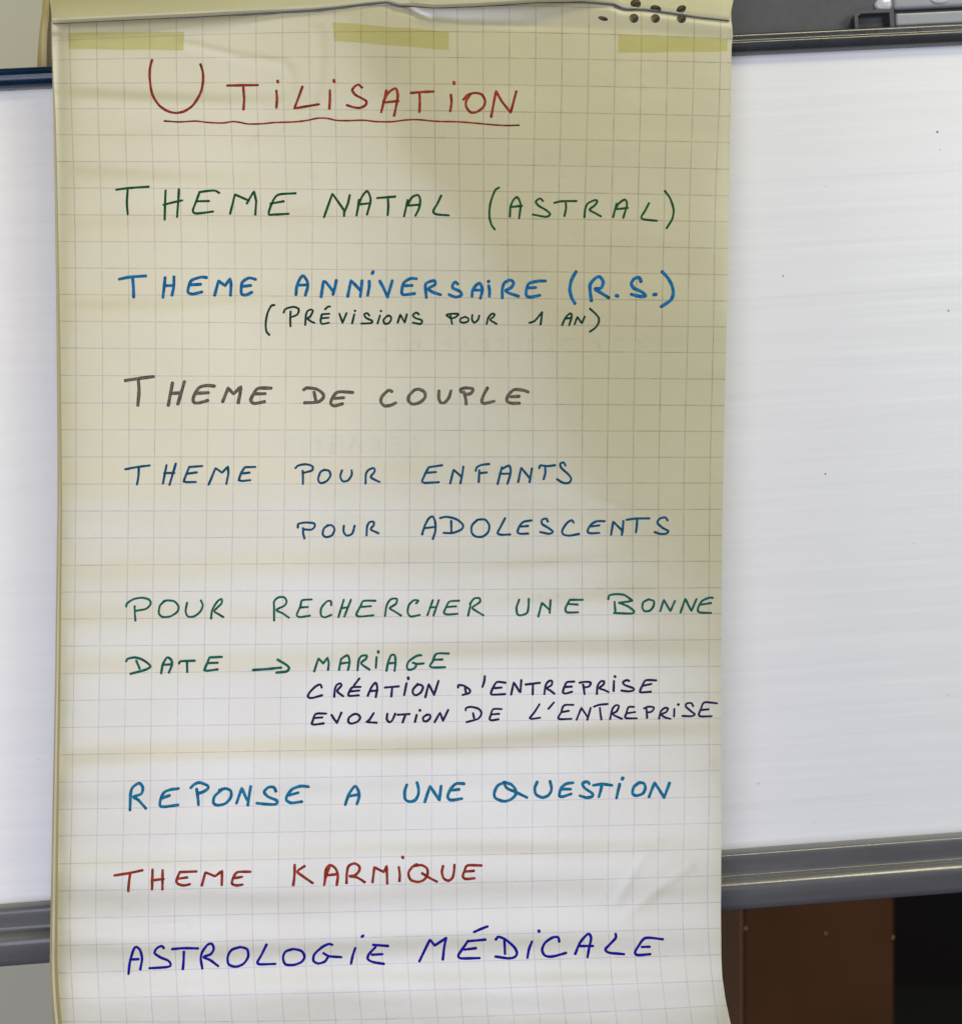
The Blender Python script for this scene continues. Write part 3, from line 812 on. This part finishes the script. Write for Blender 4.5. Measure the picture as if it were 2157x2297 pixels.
word("D'ENTREPRISE", 'violet', 5.8,
 ('W7', '1297,830 1300,810 1345,815 1395,850 1390,875 1335,892; 1355,835 1365,885; 1520,735 1515,780 1500,825; 1693,790 1620,785 1580,850 1572,885 1600,890 1690,885; 1600,835 1660,830; !1740,890 1762,785 1810,865; 1825,768 1818,868'),
 ('W8', '143,805 200,798 263,790; 205,800 203,888; 300,885 312,810 340,775 365,775 360,810 320,835 350,855 385,882; 550,780 490,785 470,820 455,870 480,880 533,865; 480,825 530,822; 595,790 640,782 688,788 675,820 635,830; 625,805 632,850 637,885; 740,883 745,820 770,780 800,778 795,805 760,835 800,850 838,868; 883,775 880,860; 890,735 893,742; 1010,775 990,768 958,785 975,810 1045,835 1045,855 1000,862 945,855; 1237,770 1150,770 1120,815 1100,865 1130,870 1192,865; 1125,815 1195,800'))
word('EVOLUTION', 'violet', 6.0,
 ('W7', '192,1048 105,1052 80,1110 72,1135 100,1140 172,1130; 90,1085 160,1080; 238,1060 260,1095 283,1125; 320,1040 303,1080 283,1125; 430,1050 385,1080 378,1118 405,1132 455,1115 478,1080 450,1052 410,1058; !590,1045 555,1100 528,1120 615,1125; 705,1050 700,1095 720,1120 745,1105 770,1050; 790,1058 890,1052; 855,1060 832,1122; 950,1060 935,1118; 975,1018 978,1024; 1040,1055 1005,1080 1008,1110 1035,1112 1063,1085 1060,1058 1030,1060; !1100,1120 1145,1040 1170,1105; 1213,1018 1170,1108'))
word('DE', 'violet', 5.6,
 ('W7', '1360,1020 1365,1000 1410,992 1470,1010 1492,1045 1465,1090 1368,1120; 1422,1045 1430,1085; 1660,1010 1590,1012 1570,1060 1560,1095 1580,1105 1635,1095; 1580,1055 1640,1050'))
word("L'ENTREPRISE", 'violet', 5.4,
 ('W8', '260,970 215,1040 178,1085 200,1092 265,1083; 380,955 355,985 335,1008; 543,975 465,980 440,1040 415,1085 440,1095 527,1092; 450,1035 505,1025; !570,1100 610,1000 665,1080; 688,1000 660,1100; 715,990 760,975 830,968; 765,1000 770,1050 778,1098; 850,1095 870,1010 900,978 925,985 905,1030 870,1050 910,1075 950,1092; 1050,992 1005,995 985,1050 975,1080 1000,1088 1073,1088; 995,1045 1060,1035; 1135,1005 1175,990 1218,998 1200,1030 1160,1040; 1155,1010 1160,1085; 1260,1090 1275,1030 1310,1000 1335,1005 1320,1035 1280,1055 1310,1080 1355,1092; 1388,1010 1385,1072; 1418,975 1425,970; 1545,985 1530,960 1490,965 1485,990 1530,1030 1560,1055 1530,1070 1455,1068; 1745,962 1640,955 1610,1010 1592,1060 1615,1072 1700,1070; 1610,1018 1675,1012'))
word('REPONSE', 'cyan', 7.4,
 ('X1', '82,325 88,180 110,130 160,100 190,140 175,190 110,215 150,240 215,312; 487,145 420,155 365,180 335,250 335,290 370,298 485,283; 355,225 412,203; 590,140 620,110 665,95 730,120 735,145 690,175 650,185; 640,150 650,220 655,282; 850,155 790,210 780,265 815,285 880,270 925,220 925,165 880,145 830,160; !973,268 1018,142 1060,240; 1092,128 1080,200 1068,285; 1303,168 1285,135 1240,135 1205,175 1240,215 1310,245 1305,275 1250,278 1143,268; 1575,130 1510,125 1440,150 1400,200 1390,240 1430,265 1520,255; 1415,200 1490,180'))
word('A', 'cyan', 7.4, ('X2', '203,280 235,190 285,125 315,170 318,220 300,275; 240,208 315,195'))
word('UNE', 'cyan', 7.6,
 ('X2', '718,115 700,170 705,235 745,255 790,240 815,190 815,140 803,95; !868,258 912,125 985,235; 1005,125 990,240; 1197,105 1130,105 1085,150 1060,210 1085,242 1178,230; 1085,160 1155,152'))
word('QUESTION', 'cyan', 7.4,
 ('X2', '1540,92 1480,120 1450,180 1460,225 1530,252 1590,235 1630,195 1625,150 1590,110 1530,92; 1535,110 1560,145 1630,175 1723,220'),
 ('X3', '465,90 445,140 455,195 510,220 560,200 585,150 572,85; 765,97 710,105 665,140 650,205 680,212 748,190; 665,150 745,150; 900,105 885,88 845,100 860,140 925,185 925,210 880,222 822,205; 935,118 1010,108 1090,118; 1005,120 995,165 980,215; 1155,108 1140,170 1128,225; 1182,55 1175,68; 1325,92 1275,130 1262,185 1295,205 1350,185 1370,140 1355,100 1310,98; !1400,215 1447,95 1525,215; 1572,98 1550,160 1525,222'))
word('THEME', 'dred', 6.6,
 ('X4', '65,238 180,220 298,195; 195,225 185,300 180,370; 383,190 378,355; 467,195 465,355; 375,280 475,268; 750,205 615,210; 610,212 585,270 590,305 640,322 695,312; 600,265 672,255; !795,322 825,212 905,245 965,200 962,318; 1200,207 1090,213 1050,280 1050,310 1085,322 1135,315; 1075,260 1130,250'))
word('KARMIQUE', 'dred', 6.6,
 ('X4', '1572,150 1570,240 1560,320; 1655,160 1595,205 1640,245 1722,302'),
 ('X5', '325,318 345,230 375,155; 330,280 340,190 375,152 420,180 440,240 430,318; 340,238 435,228; 512,302 515,220 530,160 580,138 620,165 615,205 580,238 535,245 600,255 665,295; !730,295 745,170 825,210 848,158 853,305; 950,170 958,230 955,285; 980,82 985,92; 1100,145 1060,170 1030,220 1050,275 1110,292 1160,275 1190,230 1185,180 1140,152 1085,158; 1145,220 1200,255 1268,290; 1320,160 1310,210 1325,262 1365,282 1400,255 1412,200 1415,150; 1642,155 1525,155 1500,200 1485,245 1510,268 1583,262; 1510,205 1578,200'))
word('ASTROLOGIE', 'royal', 6.6,
 ('X6', '107,465 118,370 150,260 175,240 205,270 220,340 205,428; 120,345 190,342; 402,250 385,232 345,250 325,290 370,325 440,355 460,390 430,408 283,418; 472,258 570,250 688,252; 570,280 568,350 562,425; 725,420 712,340 725,280 770,220 805,215 820,255 795,300 735,325 790,350 857,400; 1040,240 970,265 938,320 945,385 1005,405 1070,380 1108,320 1100,260 1050,242 1010,250; 1262,220 1220,305 1185,370 1210,385 1335,382; 1480,258 1420,280 1400,330 1420,385 1490,390 1555,365 1580,320 1555,275 1490,258 1440,268'),
 ('X7', '393,222 365,215 310,240 245,300 235,355 275,378 330,362 360,320; 318,292 370,318 468,325; 585,250 565,310 550,380; 640,155 652,145; 735,222 860,232; 755,240 700,300 690,340 730,365 825,382; 725,305 812,300'))
word('MÉDICALE', 'royal', 6.8,
 ('X7', '!1122,360 1165,270 1210,178 1250,228 1345,165; 1345,165 1330,240 1318,345; 1675,178 1525,192; 1525,195 1480,260 1448,310 1470,335 1625,333; 1500,262 1595,250; 1580,115 1635,90 1692,68'),
 ('X8', '268,178 290,155 350,178 420,240 445,290 425,325 370,335 265,320; 340,185 345,298; 570,195 545,260 532,330; 628,103 630,112; 798,195 790,160 745,160 680,205 655,265 680,312 740,320 855,290; 932,298 975,200 1040,130 1065,165 1050,240 1035,325; 975,232 1080,232; 1270,130 1270,165 1215,225 1185,260 1215,288 1340,300; 1665,175 1520,165 1460,235 1432,285 1455,308 1560,300; 1490,240 1555,238'))
word('ghost', 'ghost', 8,
 ('W1', '1800,560 1890,560 1890,700 1790,695; 1810,625 1880,625; 1700,565 1660,590 1700,640 1690,700; 1560,565 1560,700; 1480,570 1430,600 1450,690 1520,690; 2060,580 2060,700; 1960,570 2010,600 1960,640'),
 ('W2', '900,560 850,570 900,620 840,690; 720,565 640,565; 720,565 720,690 640,690; 720,625 650,625; 560,690 560,565 490,590 560,630 480,690; 410,690 360,565 310,690; 385,640 335,640; 170,560 170,690; 60,560 60,690'))
word('ghost', 'ghost', 8,
 ('V8', '-700,640 -760,650 -760,730 -700,740 -660,700 -700,640; -590,640 -590,740 -520,740 -520,640; -410,740 -410,640 -460,660 -410,690 -470,740; -160,740 -160,640 -210,660 -160,690; 0,740 -40,640 -80,740; 160,740 160,640 100,660 160,690 100,740; 330,640 230,640; 280,640 280,740; 420,640 420,740; 560,640 510,660 520,730 570,740; 700,640 700,740; 880,640 800,640 800,740 880,740; 1100,740 1100,640 1040,660 1100,690 1040,740; 1300,640 1220,640 1220,740 1300,740; 1480,645 1420,660 1480,700 1410,740'))


CV = {'red': 'red', 'dred': 'brick red', 'green': 'dark green', 'blue': 'blue', 'dgreen': 'blackish green', 'grey': 'olive grey', 'navy': 'petrol blue', 'teal': 'teal green', 'violet': 'dark violet', 'cyan': 'turquoise blue', 'royal': 'royal blue', 'ghost': 'faint'}


def catmull(p, sharp):
    p = np.array(p, float)
    if len(p) == 2 or sharp:
        out = []
        for a, c in zip(p[:-1], p[1:]):
            n = max(2, int(np.hypot(*(c - a)) / 3))
            out += [a + (c - a) * k / n for k in range(n)]
        return np.array(out + [p[-1]])
    P = np.vstack([2 * p[0] - p[1], p, 2 * p[-1] - p[-2]])
    out = []
    for i in range(1, len(P) - 2):
        a, b_, c, d = P[i - 1:i + 3]
        n = max(2, int(np.hypot(*(c - b_)) / 2.5))
        for k in range(n):
            t = k / n
            out.append(.5 * (2 * b_ + (c - a) * t * .9 + (2 * a - 5 * b_ + 4 * c - d) * t * t * .9 + (3 * b_ - a - 3 * c + d) * t ** 3 * .9 + 0 * b_)
                       if False else _cr(a, b_, c, d, t))
    out.append(P[-2])
    return np.array(out)


def _cr(a, b_, c, d, t):
    m1, m2 = (c - a) * .42, (d - b_) * .42
    return (2 * t**3 - 3 * t**2 + 1) * b_ + (t**3 - 2 * t**2 + t) * m1 + (-2 * t**3 + 3 * t**2) * c + (t**3 - t**2) * m2


def build_word(text, colour, width, parts):
    width *= .90
    vs, fs, uvs = [], [], []
    for view, data in parts:
        ox, oy = VIEW[view]
        for st in data.split(';'):
            st = st.strip()
            if not st:
                continue
            sharp = st.startswith('!')
            st = st.lstrip('!')
            p = [tuple(float(k) for k in a.split(',')) for a in st.split()]
            p = [(ox + a / 3.734, oy + c / 3.734) for a, c in p]
            dot = len(p) == 2 and math.hypot(p[0][0] - p[1][0], p[0][1] - p[1][1]) < 6
            c = catmull(p, sharp)
            d = np.gradient(c, axis=0)
            d /= np.maximum(np.hypot(d[:, 0], d[:, 1]), 1e-6)[:, None]
            nrm = np.stack([-d[:, 1], d[:, 0]], -1)
            L = len(c)
            hwid = np.full(L, width / 2.0) * (1.15 if dot else 1)
            hwid *= 1 + .07 * np.sin(np.arange(L) * rnd.uniform(.25, .6) + rnd.uniform(0, 6)) + .04 * np.array([rnd.uniform(-1, 1) for _ in range(L)])
            lift = rnd.uniform(0, .00006)
            i0 = len(vs)
            # rounded ends: extra cross-sections beyond both ends
            cs_, ws_, ns_ = [], [], []
            for e in (-.85, -.5):
                cs_.append(c[0] + d[0] * e * width / 2)
                ws_.append(hwid[0] * math.sqrt(1 - e * e))
                ns_.append(nrm[0])
            cs_ += list(c)
            ws_ += list(hwid)
            ns_ += list(nrm)
            for e in (.5, .85):
                cs_.append(c[-1] + d[-1] * e * width / 2)
                ws_.append(hwid[-1] * math.sqrt(1 - e * e))
                ns_.append(nrm[-1])
            cs_, ws_, ns_ = np.array(cs_), np.array(ws_), np.array(ns_)
            for k, (off, h) in enumerate(((-1, .00012), (0, .00014 if colour == 'ghost' else .00034), (1, .00012))):
                q_ = cs_ + ns_ * ws_[:, None] * off
                vs.append(P3(q_[:, 0], q_[:, 1], Dat(q_[:, 0], q_[:, 1]) + h + lift))
            n = len(cs_)
            b0 = sum(len(a) for a in vs[:-3])
            for k, tv in enumerate((0, .5, 1)):
                uvs.append(np.stack([np.linspace(0, 1, n), np.full(n, tv)], -1))
            for r in range(n - 1):
                for k in range(2):
                    a = b0 + k * n + r
                    fs.append((a, a + n, a + n + 1, a + 1))
    o = pydata('handwritten_word', np.concatenate(vs), fs, INK[colour], sheet, True, np.concatenate(uvs))
    if colour == 'ghost':
        o.name = 'show_through_writing'
        o['label'] = 'faint writing showing through from the sheet behind'
    else:
        o['label'] = '%s handwritten "%s"' % (CV[colour], text)


for wd in WORDS:
    build_word(*wd)

# ------------------------------------------------------------------ BROWN CHEST standing behind, lower right
ch = thing('storage_chest', 'dark brown leatherette chest with small brass studs, standing behind below the right of the board', 'chest', (0, 0, 0))
yb = 1.0
k = (F + yb) / F
x0, x1 = (1666 - 1078.5) * S * k, (2006 - 1078.5) * S * k
box('body', (x0, yb, -1.32), (x1, yb + 0.42, -0.60), M_brown, ch, .008, 3)
box('lit_side_panel', (x0 - .0012, yb + .010, -1.319), (x0 + .001, yb + 0.42, -0.602), M_lit_side, ch)  # thin cover that paints the chest's side as lit
for X, Yp in ((1672, 2083), (1851, 2095), (2001, 2104)):
    dome('stud', ((X - 1078.5) * S * k, yb, (1148.5 - Yp) * S * k), .0045, M_brass, ch, (1, .8, 1))
